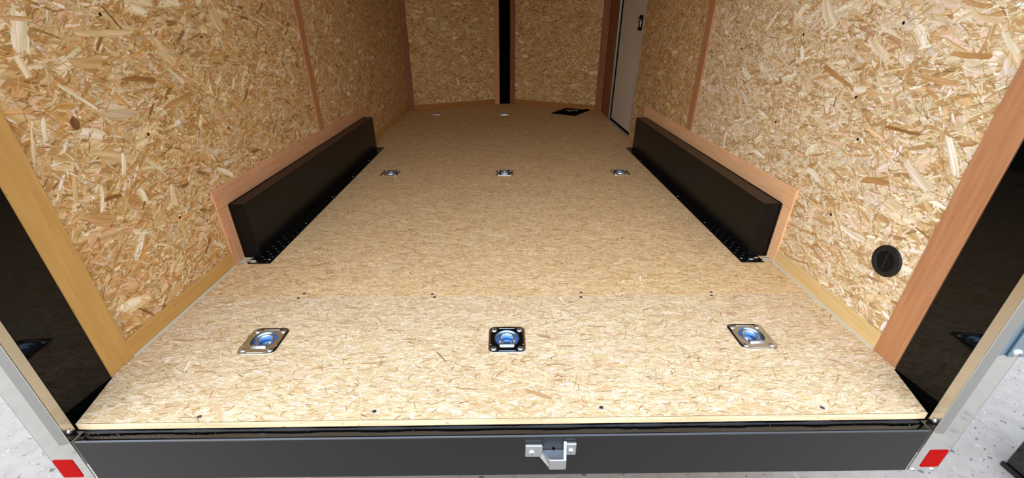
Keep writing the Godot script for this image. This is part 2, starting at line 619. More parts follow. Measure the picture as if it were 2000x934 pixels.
# recessed tie-down: pressed plate, cup, ring, clamp and four screws
func make_tie_down() -> Node3D:
	var t := thing("tie_down", "tie-down", "tie-down")
	var hx := 0.0525
	var hz := 0.0550
	var r := 0.017
	var n := 96
	var cz := -0.004
	var mb := Mb.new()
	mb.smooth(true)
	var cup := 0.0335
	for i in n:
		var a0 := TAU * i / n
		var a1 := TAU * (i + 1) / n
		var o0 := rounded_at(a0, hx, hz, r)
		var o1 := rounded_at(a1, hx, hz, r)
		var rows := []
		for ao in [[a0, o0], [a1, o1]]:
			var a: float = ao[0]
			var o: Vector2 = ao[1]
			var i2 := Vector2(cup * cos(a), cz + cup * sin(a))
			var col := [Vector3(o.x, 0.0, o.y), Vector3(o.x, 0.0022, o.y), Vector3(o.x * 0.985, 0.0032, o.y * 0.985)]
			var top: Vector3 = col[2]
			var rim := Vector3(i2.x, 0.0032, i2.y)
			col.append(top.lerp(rim, 0.5))
			col.append(rim + (top - rim).normalized() * 0.003)
			rows.append(col)
		for k in 4:
			var p0: Vector3 = rows[0][k]
			var p1: Vector3 = rows[1][k]
			var q0: Vector3 = rows[0][k + 1]
			var q1: Vector3 = rows[1][k + 1]
			mb.tri(p0, p1, q1)
			mb.tri(p0, q1, q0)
	mb.smooth(false)
	# pressed ribs along the four sides
	for s in [-1.0, 1.0]:
		mb.box(Vector3(0, 0.0032, s * 0.0475), Vector3(0.046, 0.0008, 0.0030), 0.0003)
		mb.box(Vector3(s * 0.0455, 0.0032, 0.0), Vector3(0.0030, 0.0008, 0.046), 0.0003)
	put("plate", mb.done(), M.zinc, t)
	mb = Mb.new()
	var prof := [Vector2(0.0, -0.0115), Vector2(0.008, -0.0118), Vector2(0.014, -0.0130), Vector2(0.019, -0.0135), Vector2(0.0235, -0.0125), Vector2(0.0275, -0.0085), Vector2(0.0305, -0.0025), Vector2(0.0325, 0.0012), Vector2(0.0345, 0.0028), Vector2(0.0366, 0.0032)]
	prof.reverse()
	mb.lathe(prof, Transform3D(Basis.IDENTITY, Vector3(0, 0, cz)), 64)
	put("cup", mb.done(), M.zinc_blue, t)
	mb = Mb.new()
	var path := []
	var rr := 0.0212
	for i in 49:
		var a := lerpf(deg_to_rad(140), deg_to_rad(400), i / 48.0)
		path.append(Vector3(rr * cos(a), -0.0015, cz - 0.002 + rr * sin(a)))
	var e0: Vector3 = path[0]
	var e1: Vector3 = path[-1]
	path.push_front(Vector3(e0.x, 0.0, 0.0245 - 0.004))
	path.push_back(Vector3(e1.x, 0.0, 0.0245 - 0.004))
	path.push_front(Vector3(e0.x * 0.9, 0.0012, 0.0262))
	path.push_back(Vector3(e1.x * 0.9, 0.0012, 0.0262))
	mb.tube(path, 0.0044, false, 14)
	put("ring", mb.done(), M.zinc_soft, t)
	mb = Mb.new()
	var bar := Transform3D(Basis(Vector3.BACK, PI / 2), Vector3(0.0, 0.0030, 0.0272))
	mb.lathe([Vector2(0, -0.0205), Vector2(0.0042, -0.0205), Vector2(0.0054, -0.0192), Vector2(0.0054, 0.0192), Vector2(0.0042, 0.0205), Vector2(0, 0.0205)], bar, 24)
	put("clamp", mb.done(), M.zinc_soft, t)
	mb = Mb.new()
	mb.box(Vector3(0, 0.0018, 0.0345), Vector3(0.044, 0.0022, 0.008), 0.0008, Basis(Vector3.RIGHT, 0.25))
	put("clamp_saddle", mb.done(), M.zinc, t)
	for sx in [-1.0, 1.0]:
		for sz in [-1.0, 1.0]:
			screw(t, Vector3(sx * 0.0372, 0.0030, sz * 0.0395), 0.0078, 0.0036)
	return t


# ------------------------------------------------------------------ the trailer
func _ready() -> void:
	var cam := Camera3D.new()
	cam.name = "camera"
	cam.position = Vector3(0, 0.8, 0)
	cam.basis = Basis(Vector3.UP, -0.019657) * Basis(Vector3.RIGHT, -0.470867) * Basis(Vector3.BACK, 0.003906)
	cam.fov = 59.721
	cam.near = 0.02
	cam.far = 200.0
	add_child(cam)
	cam.current = true

	var env := Environment.new()
	var sky := Sky.new()
	var air := PanoramaSkyMaterial.new()
	air.panorama = ImageTexture.create_from_image(bright_overcast())
	sky.sky_material = air
	env.background_mode = Environment.BG_SKY
	env.sky = sky
	env.tonemap_mode = Environment.TONE_MAPPER_LINEAR
	env.tonemap_exposure = 4.75
	env.sdfgi_enabled = true
	env.ssao_enabled = true
	env.ssil_enabled = true
	var we := WorldEnvironment.new()
	we.name = "world_environment"
	we.environment = env
	add_child(we)

	make_materials()
	rng.seed = 77
	build_ground()
	build_floor()
	build_walls()
	build_front()
	build_ceiling()
	build_side_door()
	build_rear_frame()
	build_bumper()
	build_trims()
	build_wheel_boxes()
	build_tie_downs()
	build_keeper()
	build_vent()
	build_pouch()
	build_hinge_and_box()


# thin cloud under a hidden sun: pale blue overhead, greyer towards the horizon, brighter on the sun's side
func bright_overcast() -> Image:
	var w := 256
	var h := 128
	var im := Image.create_empty(w, h, false, Image.FORMAT_RGBF)
	var top := Color(0.76, 0.86, 1.0).srgb_to_linear()
	var low := Color(0.74, 0.69, 0.61).srgb_to_linear()
	var ground := Color(0.55, 0.54, 0.52).srgb_to_linear()
	var sun := Vector3(-0.80, 0.42, 0.42).normalized()
	for y in h:
		var pol := PI * (y + 0.5) / h
		for x in w:
			var az := TAU * (x + 0.5) / w
			var d := Vector3(sin(az) * sin(pol), cos(pol), -cos(az) * sin(pol))
			var c := ground.lerp(low, smoothstep(-0.06, 0.02, d.y)) if d.y < 0.0 else low.lerp(top, d.y)
			var k := 1.0 + SUN_SIDE * d.dot(sun)
			im.set_pixel(x, y, Color(c.r * k, c.g * k, c.b * k))
	return im


func build_ground() -> void:
	var mb := Mb.new()
	var s := 30.0
	var u := s / 1.5
	mb.face([Vector3(-s, 0, -s), Vector3(s, 0, -s), Vector3(s, 0, s), Vector3(-s, 0, s)], Vector3.UP, [Vector2(-u, -u), Vector2(u, -u), Vector2(u, u), Vector2(-u, u)])
	mb.box(Vector3(0, -0.11, 0), Vector3(2 * s, 0.2, 2 * s))
	var o := put("ground", mb.done(), M.concrete, self, Vector3(0, -0.55, 0))
	tag(o, "pale grey speckled concrete ground outside, beneath and around the trailer", "ground", "", "structure")


# floor boards with an opening under every tie-down
const RINGS := [[-0.686, -0.9365], [0.005, -0.9335], [0.7155, -0.9375], [-0.695, -2.466], [0.002, -2.4655], [0.716, -2.4705], [-0.697, -4.408], [0.003, -4.409]]

func floor_board(z0: float, z1: float, parent: Node, tx: float) -> void:
	# z0 rear, z1 front; the front board ends in a point under the slanted walls
	var mb := Mb.new()
	var th := 0.019
	var xs := [-1.012, 1.034]
	var zs := [z0, z1]
	var holes := []
	for r in RINGS:
		if r[1] < z0 and r[1] > z1:
			holes.append(r)
			for d in [-0.0375, 0.0375]:
				xs.append(r[0] + d)
				zs.append(r[1] - 0.004 + d)
	xs.sort()
	zs.sort()
	var rear := is_equal_approx(z0, ZR)
	if rear:
		zs.append(-0.803)
		zs.sort()
	var w := 2.1
	for i in xs.size() - 1:
		for j in zs.size() - 1:
			var a: float = xs[i]
			var b: float = xs[i + 1]
			var c: float = zs[j]
			var d: float = zs[j + 1]
			if b - a < 1e-5 or d - c < 1e-5:
				continue
			var open := false
			for h in holes:
				if absf((a + b) / 2 - h[0]) < 0.03 and absf((c + d) / 2 - h[1] + 0.004) < 0.03:
					open = true
			# the cells at the sides follow the jambs
			var ac := a
			var ad := a
			var bc := b
			var bd := b
			if rear and c > -0.81:
				if i == 0:
					ac = -1.001
					ad = -0.968
				if i == xs.size() - 2:
					bc = 1.023
					bd = 0.985
			var q := [Vector3(ac, 0, c), Vector3(bc, 0, c), Vector3(bd, 0, d), Vector3(ad, 0, d)]
			var uv := []
			for p in q:
				uv.append(Vector2((p.x + 1.05) / w + tx, p.z / w * (1.0 if tx == 0.0 else -1.0)))
			if not open:
				mb.face(q, Vector3.UP, uv)
				var lo := []
				for p in q:
					lo.append(p - Vector3(0, th, 0))
				mb.face(lo, Vector3.DOWN, uv)
	# sides of the holes
	for h in holes:
		var c := Vector3(h[0], 0, h[1] - 0.004)
		for k in 4:
			var b := Basis(Vector3.UP, PI / 2 * k)
			mb.face([c + b * Vector3(-0.0375, 0, 0.0375), c + b * Vector3(0.0375, 0, 0.0375), c + b * Vector3(0.0375, -th, 0.0375), c + b * Vector3(-0.0375, -th, 0.0375)], b * Vector3.FORWARD)
	# edges at the rear and the front
	var x0 := -1.012
	var x1 := 1.034
	for zz in [[z1, Vector3.FORWARD]]:
		mb.face([Vector3(x0, 0, zz[0]), Vector3(x1, 0, zz[0]), Vector3(x1, -th, zz[0]), Vector3(x0, -th, zz[0])], zz[1])
	if not rear:
		mb.face([Vector3(x0, 0, z0), Vector3(x1, 0, z0), Vector3(x1, -th, z0), Vector3(x0, -th, z0)], Vector3.BACK)
	put("floor_board", mb.done(), M.osb_floor if rear else M.osb_floor_warm, parent)


func build_floor() -> void:
	var f := thing("floor", "pale strand board floor of the trailer, boards butted across its width", "floor", Vector3.ZERO, "", "structure")
	floor_board(ZR, -1.1555, f, 0.0)
	floor_board(-1.1578, ZC, f, 0.37)
	# nose of the floor, a point under the slanted front walls
	var mb := Mb.new()
	var q := [Vector3(-1.012, 0, ZC), Vector3(1.034, 0, ZC), Vector3(0.1, 0, -5.08), Vector3(-0.08, 0, -5.08)]
	var uv := []
	for p in q:
		uv.append(Vector2((p.x + 1.05) / 2.1 + 0.37, -p.z / 2.1))
	mb.face(q, Vector3.UP, uv)
	put("floor_board", mb.done(), M.osb_floor_warm, f)
	# sawn rear edge with clipped corners
	mb = Mb.new()
	mb.face([Vector3(-0.940, 0, ZR + 0.001), Vector3(0.962, 0, ZR + 0.001), Vector3(0.962, -0.019, ZR + 0.001), Vector3(-0.940, -0.019, ZR + 0.001)], Vector3.BACK, [Vector2(0, 0), Vector2(1.9, 0), Vector2(1.9, 0.02), Vector2(0, 0.02)])
	mb.face([Vector3(-0.940, 0, ZR + 0.001), Vector3(-0.970, 0, ZR - 0.0), Vector3(-0.970, -0.019, ZR - 0.0), Vector3(-0.940, -0.019, ZR + 0.001)], Vector3(-0.3, 0, 1))
	mb.face([Vector3(0.962, 0, ZR + 0.001), Vector3(0.987, 0, ZR - 0.0), Vector3(0.987, -0.019, ZR - 0.0), Vector3(0.962, -0.019, ZR + 0.001)], Vector3(0.3, 0, 1))
	put("sawn_edge", mb.done(), M.edge_pale, f)
	span("frame_below", Vector3(-1.05, -0.07, -5.0), Vector3(1.05, -0.0195, -0.70), M.satin_black, f)
	for p in [[-0.703, -0.679], [-0.306, -0.688], [0.226, -0.691], [0.749, -0.683], [-0.674, -1.174], [-0.682, -1.148], [-0.244, -1.165], [-0.234, -1.148], [0.257, -1.168], [0.252, -1.142], [0.70, -1.166], [0.692, -1.146],
		[0.50, -1.575], [-0.236, -1.962], [0.26, -1.98], [-0.47, -2.78], [0.05, -3.2]]:
		screw(f, Vector3(p[0], 0.0, p[1]), 0.0050, 0.0012, Basis.IDENTITY, M.screw_grey, false)


# a board standing on a side wall: x is its visible face, facing «sgn»
func wall_board(parent: Node, x: float, sgn: float, z0: float, z1: float, y0: float, y1: float, mat: Material, uv0: Vector2, flip: bool) -> void:
	var mb := Mb.new()
	var q := [Vector3(x, y0, z0), Vector3(x, y0, z1), Vector3(x, y1, z1), Vector3(x, y1, z0)]
	var uv := []
	for p in q:
		var u: float = (p.z - z0) / 2.4 * (-1.0 if flip else 1.0)
		uv.append(Vector2(u, -p.y / 2.4) + uv0)
	mb.face(q, Vector3(sgn, 0, 0), uv)
	var t := Vector3(-sgn * 0.010, 0, 0)
	var back := []
	for p in q:
		back.append(p + t)
	mb.face(back, Vector3(-sgn, 0, 0))
	for i in 4:
		var j := (i + 1) % 4
		mb.face([q[i], q[j], back[j], back[i]], (q[i] + q[j]) / 2 - Vector3(x, (y0 + y1) / 2, (z0 + z1) / 2))
	put("strand_board", mb.done(), mat, parent)


func build_walls() -> void:
	var l := thing("wall_left", "strand board wall on the left, behind the yellow rear post trim", "wall", Vector3.ZERO, "", "structure")
	var x := XL - 0.006
	wall_board(l, x, 1, -0.81, -2.34, 0.0, ROOF, M.osb_left, Vector2(0.02, 0.85), false)
	wall_board(l, x, 1, -2.342, ZC, 0.0, ROOF, M.osb_left, Vector2(0.55, 0.5), false)
	span("outer_skin", Vector3(XL - 0.06, -0.1, ZC - 0.02), Vector3(XL - 0.04, ROOF + 0.04, -0.70), M.skin, l)
	for p in [[0.268, -1.204], [0.525, -1.208], [0.825, -1.204], [1.1, -1.2], [0.466, -1.566], [0.767, -1.567], [0.40, -1.95], [0.70, -1.955], [0.45, -2.74], [0.75, -2.74]]:
		screw(l, Vector3(x, p[0], p[1]), 0.0042, 0.0012, Basis(Vector3.BACK, -PI / 2), M.screw_dark, false)

	var r := thing("wall_right", "strand board wall on the right, between the rear post trim and the side door", "wall", Vector3.ZERO, "", "structure")
	x = XR + 0.006
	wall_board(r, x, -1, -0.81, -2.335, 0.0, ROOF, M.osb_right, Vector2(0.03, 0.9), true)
	wall_board(r, x, -1, -2.337, -3.435, 0.0, ROOF, M.osb_left, Vector2(0.4, 0.4), true)
	wall_board(r, x, -1, -4.19, ZC, 0.0, ROOF, M.luan_dark, Vector2(0.2, 0.3), false)
	wall_board(r, x, -1, -3.436, -4.19, 1.72, ROOF, M.osb_left, Vector2(0.1, 0.2), false)
	span("outer_skin", Vector3(XR + 0.04, -0.1, -3.40), Vector3(XR + 0.06, ROOF + 0.04, -0.70), M.skin, r)
	span("outer_skin", Vector3(XR + 0.04, -0.1, ZC - 0.02), Vector3(XR + 0.06, ROOF + 0.04, -4.22), M.skin, r)
	span("outer_skin", Vector3(XR + 0.04, 1.72, -4.22), Vector3(XR + 0.06, ROOF + 0.04, -3.40), M.skin, r)
	for p in [[0.273, -1.193], [0.511, -1.2], [0.813, -1.195], [1.1, -1.2], [0.482, -1.598], [0.781, -1.582], [0.62, -1.261], [0.42, -1.97], [0.72, -1.97], [0.45, -2.74], [0.75, -2.74]]:
		screw(r, Vector3(x, p[0], p[1]), 0.0042, 0.0012, Basis(Vector3.BACK, PI / 2), M.screw_dark, false)


# plank standing on a slanted front wall; «b» has x along the wall and z out of it
func build_front() -> void:
	var f := thing("wall_front", "dim slanted strand board front walls meeting at a black centre post", "wall", Vector3.ZERO, "", "structure")
	for side in [0, 1]:
		var a := Vector3(XL - 0.006, 0, ZC) if side == 0 else Vector3(XR + 0.006, 0, ZC)
		var c := Vector3(-0.052, 0, -5.062) if side == 0 else Vector3(0.072, 0, -5.062)
		var along := (c - a).normalized()
		var out := along.cross(Vector3.UP) * (-1.0 if side == 0 else 1.0)
		if out.z < 0:
			out = -out
		var len := a.distance_to(c)
		var mb := Mb.new()
		var q := [a, c, c + Vector3.UP * ROOF, a + Vector3.UP * ROOF]
		var uv := []
		var u0 := Vector2(0.1, 0.62) if side == 0 else Vector2(0.52, 0.28)
		for k in [[0, 0], [len, 0], [len, ROOF], [0, ROOF]]:
			uv.append(u0 + Vector2(k[0], -k[1]) / 2.4)
		mb.face(q, out, uv)
		var back := []
		for p in q:
			back.append(p - out * 0.012)
		mb.face(back, -out)
		put("strand_board", mb.done(), M.osb_left, f)
		var b := Basis(along, Vector3.UP, along.cross(Vector3.UP))
		slab("outer_skin", (a + c) / 2 - out * 0.05 + Vector3.UP * ROOF / 2, Vector3(len + 0.1, ROOF + 0.1, 0.02), M.skin, f, 0.0, Vector3.ZERO, Vector2.ZERO, b)
		# trims on the slanted wall
		var who: String = ["left", "right"][side]
		var o := slab("trim", a + along * 0.034 + out * 0.003 + Vector3.UP * ROOF / 2, Vector3(0.064, ROOF, 0.007), M.luan_dark, self, 0.001, Vector3.ZERO, Vector2.ZERO, b)
		o.name = "trim_%d" % (1 + side)
		tag(o, "dark reddish upright strip covering the front corner on the %s" % ["left wall side" , "side door side"][side], "trim", "", "structure")
		o = slab("trim", c - along * 0.031 + out * 0.003 + Vector3.UP * ROOF / 2, Vector3(0.060, ROOF, 0.007), M.luan_pale if side == 0 else M.luan_dark, self, 0.001, Vector3.ZERO, Vector2.ZERO, b)
		o.name = "trim_%d" % (3 + side)
		tag(o, "reddish upright strip edging the %s of the black centre post" % ["left" , "right"][side], "trim", "", "structure")
		var m := a + along * (len / 2 + 0.002) + out * 0.003
		o = slab("baseboard", m + Vector3.UP * 0.028, Vector3(len - 0.13, 0.056, 0.006), M.poplar_dark, self, 0.001, Vector3.ZERO, Vector2.ZERO, b)
		o.name = "baseboard_front_" + who
		tag(o, "low wooden strip along the foot of the %s slanted front wall" % who, "baseboard", "", "structure")
	span("centre_post", Vector3(-0.062, 0.0, -5.10), Vector3(0.082, ROOF, -5.066), M.void_black, f)
	# narrow return of the right wall between the corner and the side door is part of the right wall


func build_ceiling() -> void:
	var o := span("ceiling", Vector3(XL - 0.06, ROOF, -5.2), Vector3(XR + 0.06, ROOF + 0.05, -0.64), M.liner)
	tag(o, "dark ceiling over the trailer interior, above the picture", "ceiling", "", "structure")
	var h := span("trim", Vector3(XL - 0.035, 2.02, -0.72), Vector3(XR + 0.032, ROOF, -0.64), M.satin_black)
	h.name = "trim_5"
	tag(h, "black header across the top of the rear opening", "trim", "", "structure")


func build_side_door() -> void:
	var d := thing("door_1", "pale side door with aluminium frame in the right wall near the front corner", "door", Vector3.ZERO, "", "structure")
	var x := XR + 0.004
	span("door_panel", Vector3(x + 0.010, 0.016, -4.128), Vector3(x + 0.045, 1.70, -3.452), M.door_white, d, 0.002)
	# frame: two bright ridges with a dark gasket on the front side
	span("frame", Vector3(x - 0.006, 0.0, -4.192), Vector3(x + 0.03, 1.72, -4.172), M.aluminium_dull, d)
	span("frame", Vector3(x - 0.002, 0.0, -4.166), Vector3(x + 0.03, 1.72, -4.152), M.aluminium_dull, d)
	span("gasket", Vector3(x + 0.004, 0.0, -4.152), Vector3(x + 0.03, 1.72, -4.130), M.void_black, d)
	span("frame", Vector3(x - 0.004, 0.0, -3.440), Vector3(x + 0.03, 1.72, -3.434), M.aluminium_dull, d)
	span("gasket", Vector3(x + 0.004, 0.0, -3.450), Vector3(x + 0.03, 1.72, -3.441), M.void_black, d)
	span("threshold", Vector3(x - 0.022, 0.0, -4.19), Vector3(x + 0.002, 0.006, -3.436), M.aluminium_dull, d)
	span("gasket", Vector3(x + 0.002, 0.0, -4.15), Vector3(x + 0.03, 0.014, -3.45), M.void_black, d)
	span("frame", Vector3(x - 0.004, 1.70, -4.19), Vector3(x + 0.03, 1.72, -3.436), M.aluminium_dull, d)
	var l := span("latch", Vector3(x + 0.004, 0.780, -3.585), Vector3(x + 0.012, 0.884, -3.500), M.void_black, d, 0.002)
	tag(l, "black paddle latch with a bright handle")
	span("handle", Vector3(x - 0.012, 0.788, -3.572), Vector3(x + 0.004, 0.876, -3.552), M.chrome, l, 0.003)
	var mb := Mb.new()
	var path := []
	for i in 24:
		var a := TAU * i / 24
		path.append(Vector3(x + 0.0035, 0.832 + 0.028 * sin(a), -3.524 + 0.010 * cos(a)))
	mb.tube(path, 0.0015, true, 6)
	put("bezel", mb.done(), M.chrome, l)


func build_rear_frame() -> void:
	for side in [0, 1]:
		var s := -1.0 if side == 0 else 1.0
		var who: String = ["left", "right"][side]
		# black jamb between the wooden post trim and the aluminium
		var xi := -1.003 if side == 0 else 1.026
		var xo := -0.9955 if side == 0 else 1.0165
		var mb := Mb.new()
		var y0 := -0.03
		mb.prism([Vector3(xi, y0, -0.803), Vector3(xo, y0, -0.678), Vector3(xo + s * 0.012, y0, -0.672), Vector3(xi + s * 0.03, y0, -0.68), Vector3(xi + s * 0.03, y0, -0.803)], Vector3(0, 2.06, 0))
		var j := put("jamb", mb.done(), M.gloss_black)
		j.name = "jamb_" + who
		tag(j, "tall glossy black jamb beside the %s post trim" % ["yellow" , "reddish"][side], "jamb", "", "structure")
		# aluminium corner trim
		var c := thing("corner_trim", "bright aluminium corner trim with red reflector, on the %s" % ["side without a hinge", "hinged side"][side], "corner trim", Vector3.ZERO, "", "structure")
		var xa := -0.971 if side == 0 else 0.989      # inner edge
		var xe := -1.041 if side == 0 else 1.060      # outer edge
		mb = Mb.new()
		mb.box(Vector3((xa + xe) / 2, 0.95, -0.6395), Vector3(absf(xe - xa), 2.24, 0.003), 0.0008)
		put("face_plate", mb.done(), M.aluminium, c)
		mb = Mb.new()
		mb.box(Vector3(xa + s * 0.0015, 1.0, -0.6495), Vector3(0.003, 2.06, 0.022), 0.0006)
		put("reveal", mb.done(), M.aluminium_satin, c)
		mb = Mb.new()
		mb.prism([Vector3(xa + s * 0.001, -0.032, -0.638), Vector3(xa + s * 0.0185, -0.032, -0.6325), Vector3(xa + s * 0.020, -0.032, -0.638)], Vector3(0, 2.06, 0))
		put("lip", mb.done(), M.aluminium_dark, c)
		mb = Mb.new()
		mb.box(Vector3(xe - s * 0.0015, 0.95, -0.70), Vector3(0.003, 2.24, 0.12), 0.0006)
		put("return_plate", mb.done(), M.aluminium, c)
		slab("edge_seam", Vector3(xe + s * 0.0012, 0.95, -0.6405), Vector3(0.0022, 2.24, 0.003), M.seam_grey, c, 0.0)
		var inward := Basis(Vector3.BACK, PI / 2 * s)
		screw(c, Vector3(xa, -0.006, -0.650), 0.0055, 0.003, inward)
		var back := Basis(Vector3.RIGHT, PI / 2)
		for dx in [0.011, 0.058]:
			screw(c, Vector3(xa + s * dx, -0.167, -0.638), 0.0055, 0.003, back)
		var r0 := -1.038 if side == 0 else 1.012
		var yt := -0.087 if side == 0 else -0.095
		mb = Mb.new()
		var rw := 0.045
		var rh := 0.061
		var pts := []
		for k in [[1, 1], [-1, 1], [-1, -1], [1, -1]]:
			for q in 5:
				var a := atan2(float(k[1]), float(k[0])) - PI / 4 + PI / 8 * q
				pts.append(Vector3(r0 + rw / 2 + k[0] * (rw / 2 - 0.004) + 0.004 * cos(a), yt - rh / 2 + k[1] * (rh / 2 - 0.004) + 0.004 * sin(a), -0.638))
		mb.prism(pts, Vector3(0, 0, 0.0012))
		var rf := put("reflector", mb.done(), M.reflector, c)
		tag(rf, "red reflective sticker")


func build_bumper() -> void:
	var b := thing("rear_bumper", "black steel rear bumper beam and sill below the floor edge", "bumper")
	var x0 := -0.966
	var x1 := 0.985
	# beam with a rounded top edge
	var mb := Mb.new()
	var prof := [Vector2(-0.69, -0.03), Vector2(-0.6455, -0.03)]
	for i in 7:
		var a := PI / 2 * i / 6
		prof.append(Vector2(-0.6455 + 0.0055 * sin(a), -0.0355 + 0.0055 * cos(a)))
	var g := prof.size()
	mb.smooth(true)
	for i in g - 1:
		var p: Vector2 = prof[i]
		var q: Vector2 = prof[i + 1]
		mb.face([Vector3(x0, p.y, p.x), Vector3(x1, p.y, p.x), Vector3(x1, q.y, q.x), Vector3(x0, q.y, q.x)], Vector3(0, 1, 1))
	mb.smooth(false)
	put("sill", mb.done(), M.ledge_black, b)
	mb = Mb.new()
	mb.face([Vector3(x0, -0.0355, -0.640), Vector3(x1, -0.0355, -0.640), Vector3(x1, -0.172, -0.640), Vector3(x0, -0.162, -0.640)], Vector3.BACK)
	mb.face([Vector3(x0, -0.162, -0.640), Vector3(x1, -0.172, -0.640), Vector3(x1, -0.172, -0.70), Vector3(x0, -0.162, -0.70)], Vector3.DOWN)
	mb.face([Vector3(x0, -0.03, -0.70), Vector3(x1, -0.03, -0.70), Vector3(x1, -0.172, -0.70), Vector3(x0, -0.162, -0.70)], Vector3.FORWARD)
	for x in [[x0, Vector3.LEFT], [x1, Vector3.RIGHT]]:
		mb.face([Vector3(x[0], -0.03, -0.70), Vector3(x[0], -0.03, -0.641), Vector3(x[0], -0.165, -0.640), Vector3(x[0], -0.165, -0.70)], x[1])
	put("beam", mb.done(), M.bumper_black, b)
	# uneven bead of black sealant along the floor edge
	mb = Mb.new()
	rng.seed = 301
	var n := 160
	var rows := []
	for i in n + 1:
		var x := lerpf(-0.955, 0.972, float(i) / n)
		var w := 0.0045 + 0.0012 * sin(i * 0.37) + rng.randf_range(-0.0006, 0.0008)
		if absf(x) > 0.91:
			w += 0.002 * rng.randf()
		var row := []
		for k in 7:
			var a := PI * k / 6.0 - 0.25
			row.append(Vector3(x, -0.0275 + w * sin(a) * 1.25, -0.6635 - w * cos(a)))
		rows.append(row)
	mb.smooth(true)
	for i in n:
		for k in 6:
			mb.face([rows[i][k], rows[i + 1][k], rows[i + 1][k + 1], rows[i][k + 1]], Vector3(0, 1.0, 0.3))
	put("sealant_bead", mb.done(), M.caulk_black, b)
	# sawdust and grit on the sill, thickest at the ends
	mb = Mb.new()
	for i in 84:
		var f := rng.randf()
		var x := lerpf(-0.955, -0.55, f * f) if i < 50 else lerpf(0.97, 0.5, f * f) if i < 70 else rng.randf_range(-0.9, 0.9)
		var z := rng.randf_range(-0.660, -0.648) if i % 3 else rng.randf_range(-0.667, -0.660)
		var sz := rng.randf_range(0.0006, 0.0014)
		mb.box(Vector3(x, -0.03 + sz * 0.4 + (0.006 if z < -0.660 else 0.0), z), Vector3(sz * 1.4, sz, sz), sz * 0.3, Basis(Vector3.UP, rng.randf() * 3.0))
	var grit := put("dust_grains", mb.done(), M.dust, b)
	grit.set_meta("kind", "stuff")


func build_trims() -> void:
	# rear post trims, full height
	var o := span("trim", Vector3(XL - 0.006, 0.0, -0.8785), Vector3(XL, 2.02, -0.8045), M.poplar)
	o.name = "trim_6"
	tag(o, "wide yellow wooden post trim beside the left black jamb", "trim", "", "structure")
	o = span("trim", Vector3(XR, 0.0, -0.8795), Vector3(XR + 0.006, 2.02, -0.8085), M.luan)
	o.name = "trim_7"
	tag(o, "wide reddish wooden post trim beside the right black jamb", "trim", "", "structure")
	# battens over the seams of the wall boards
	o = span("trim", Vector3(XL - 0.006, 0.293, -2.374), Vector3(XL, ROOF, -2.311), M.luan)
	o.name = "trim_8"
	tag(o, "narrow reddish batten over the seam in the left wall", "trim", "", "structure")
	o = span("trim", Vector3(XR, 0.290, -2.369), Vector3(XR + 0.006, ROOF, -2.300), M.luan)
	o.name = "trim_9"
	tag(o, "narrow reddish batten over the seam in the right wall", "trim", "", "structure")
	# strips round the wheel boxes
	var n := 10
	for side in [0, 1]:
		var x0 := XL - 0.006 if side == 0 else XR
		var x1 := XL if side == 0 else XR + 0.006
		var who: String = ["left", "right"][side]
		o = span("trim", Vector3(x0, 0.219, -3.127), Vector3(x1, 0.2925, -1.362), M.luan_pale if side == 0 else M.luan_light)
		o.name = "trim_%d" % n
		tag(o, "long reddish strip above the %s black wheel box" % who, "trim", "", "structure")
		o = span("trim", Vector3(x0, 0.0, -1.434), Vector3(x1, 0.2182, -1.362), M.luan_pale if side == 0 else M.luan_light)
		o.name = "trim_%d" % (n + 1)
		tag(o, "short upright reddish strip at the rear end of the %s wheel box" % who, "trim", "", "structure")
		n += 2
		# baseboards with a pale bead along the floor
		var zs := [[-1.3615, -0.879], [-4.56, -3.09]] if side == 0 else [[-1.3615, -0.880], [-3.436, -3.075]]
		for k in 2:
			var z0: float = zs[k][0]
			var z1: float = zs[k][1]
			var t := thing("baseboard_" + who + ["", "_front"][k], "%s wooden baseboard on the %s wall, %s the wheel box" % [["yellow", "pale yellow"][side], who, ["behind", "in front of"][k]], "baseboard", Vector3.ZERO, "", "structure")
			span("board", Vector3(x0, 0.0, z0), Vector3(x1, 0.055, z1), M.poplar if side == 0 else M.pine, t)
			var xf := XL if side == 0 else XR
			var sg := 1.0 if side == 0 else -1.0
			if k == 0:
				var mb := Mb.new()
				mb.prism([Vector3(xf, 0.0, z0), Vector3(xf + sg * 0.0045, 0.0, z0), Vector3(xf, 0.0045, z0)], Vector3(0, 0, z1 - z0))
				put("sealant_bead", mb.done(), M.caulk_pale, t)


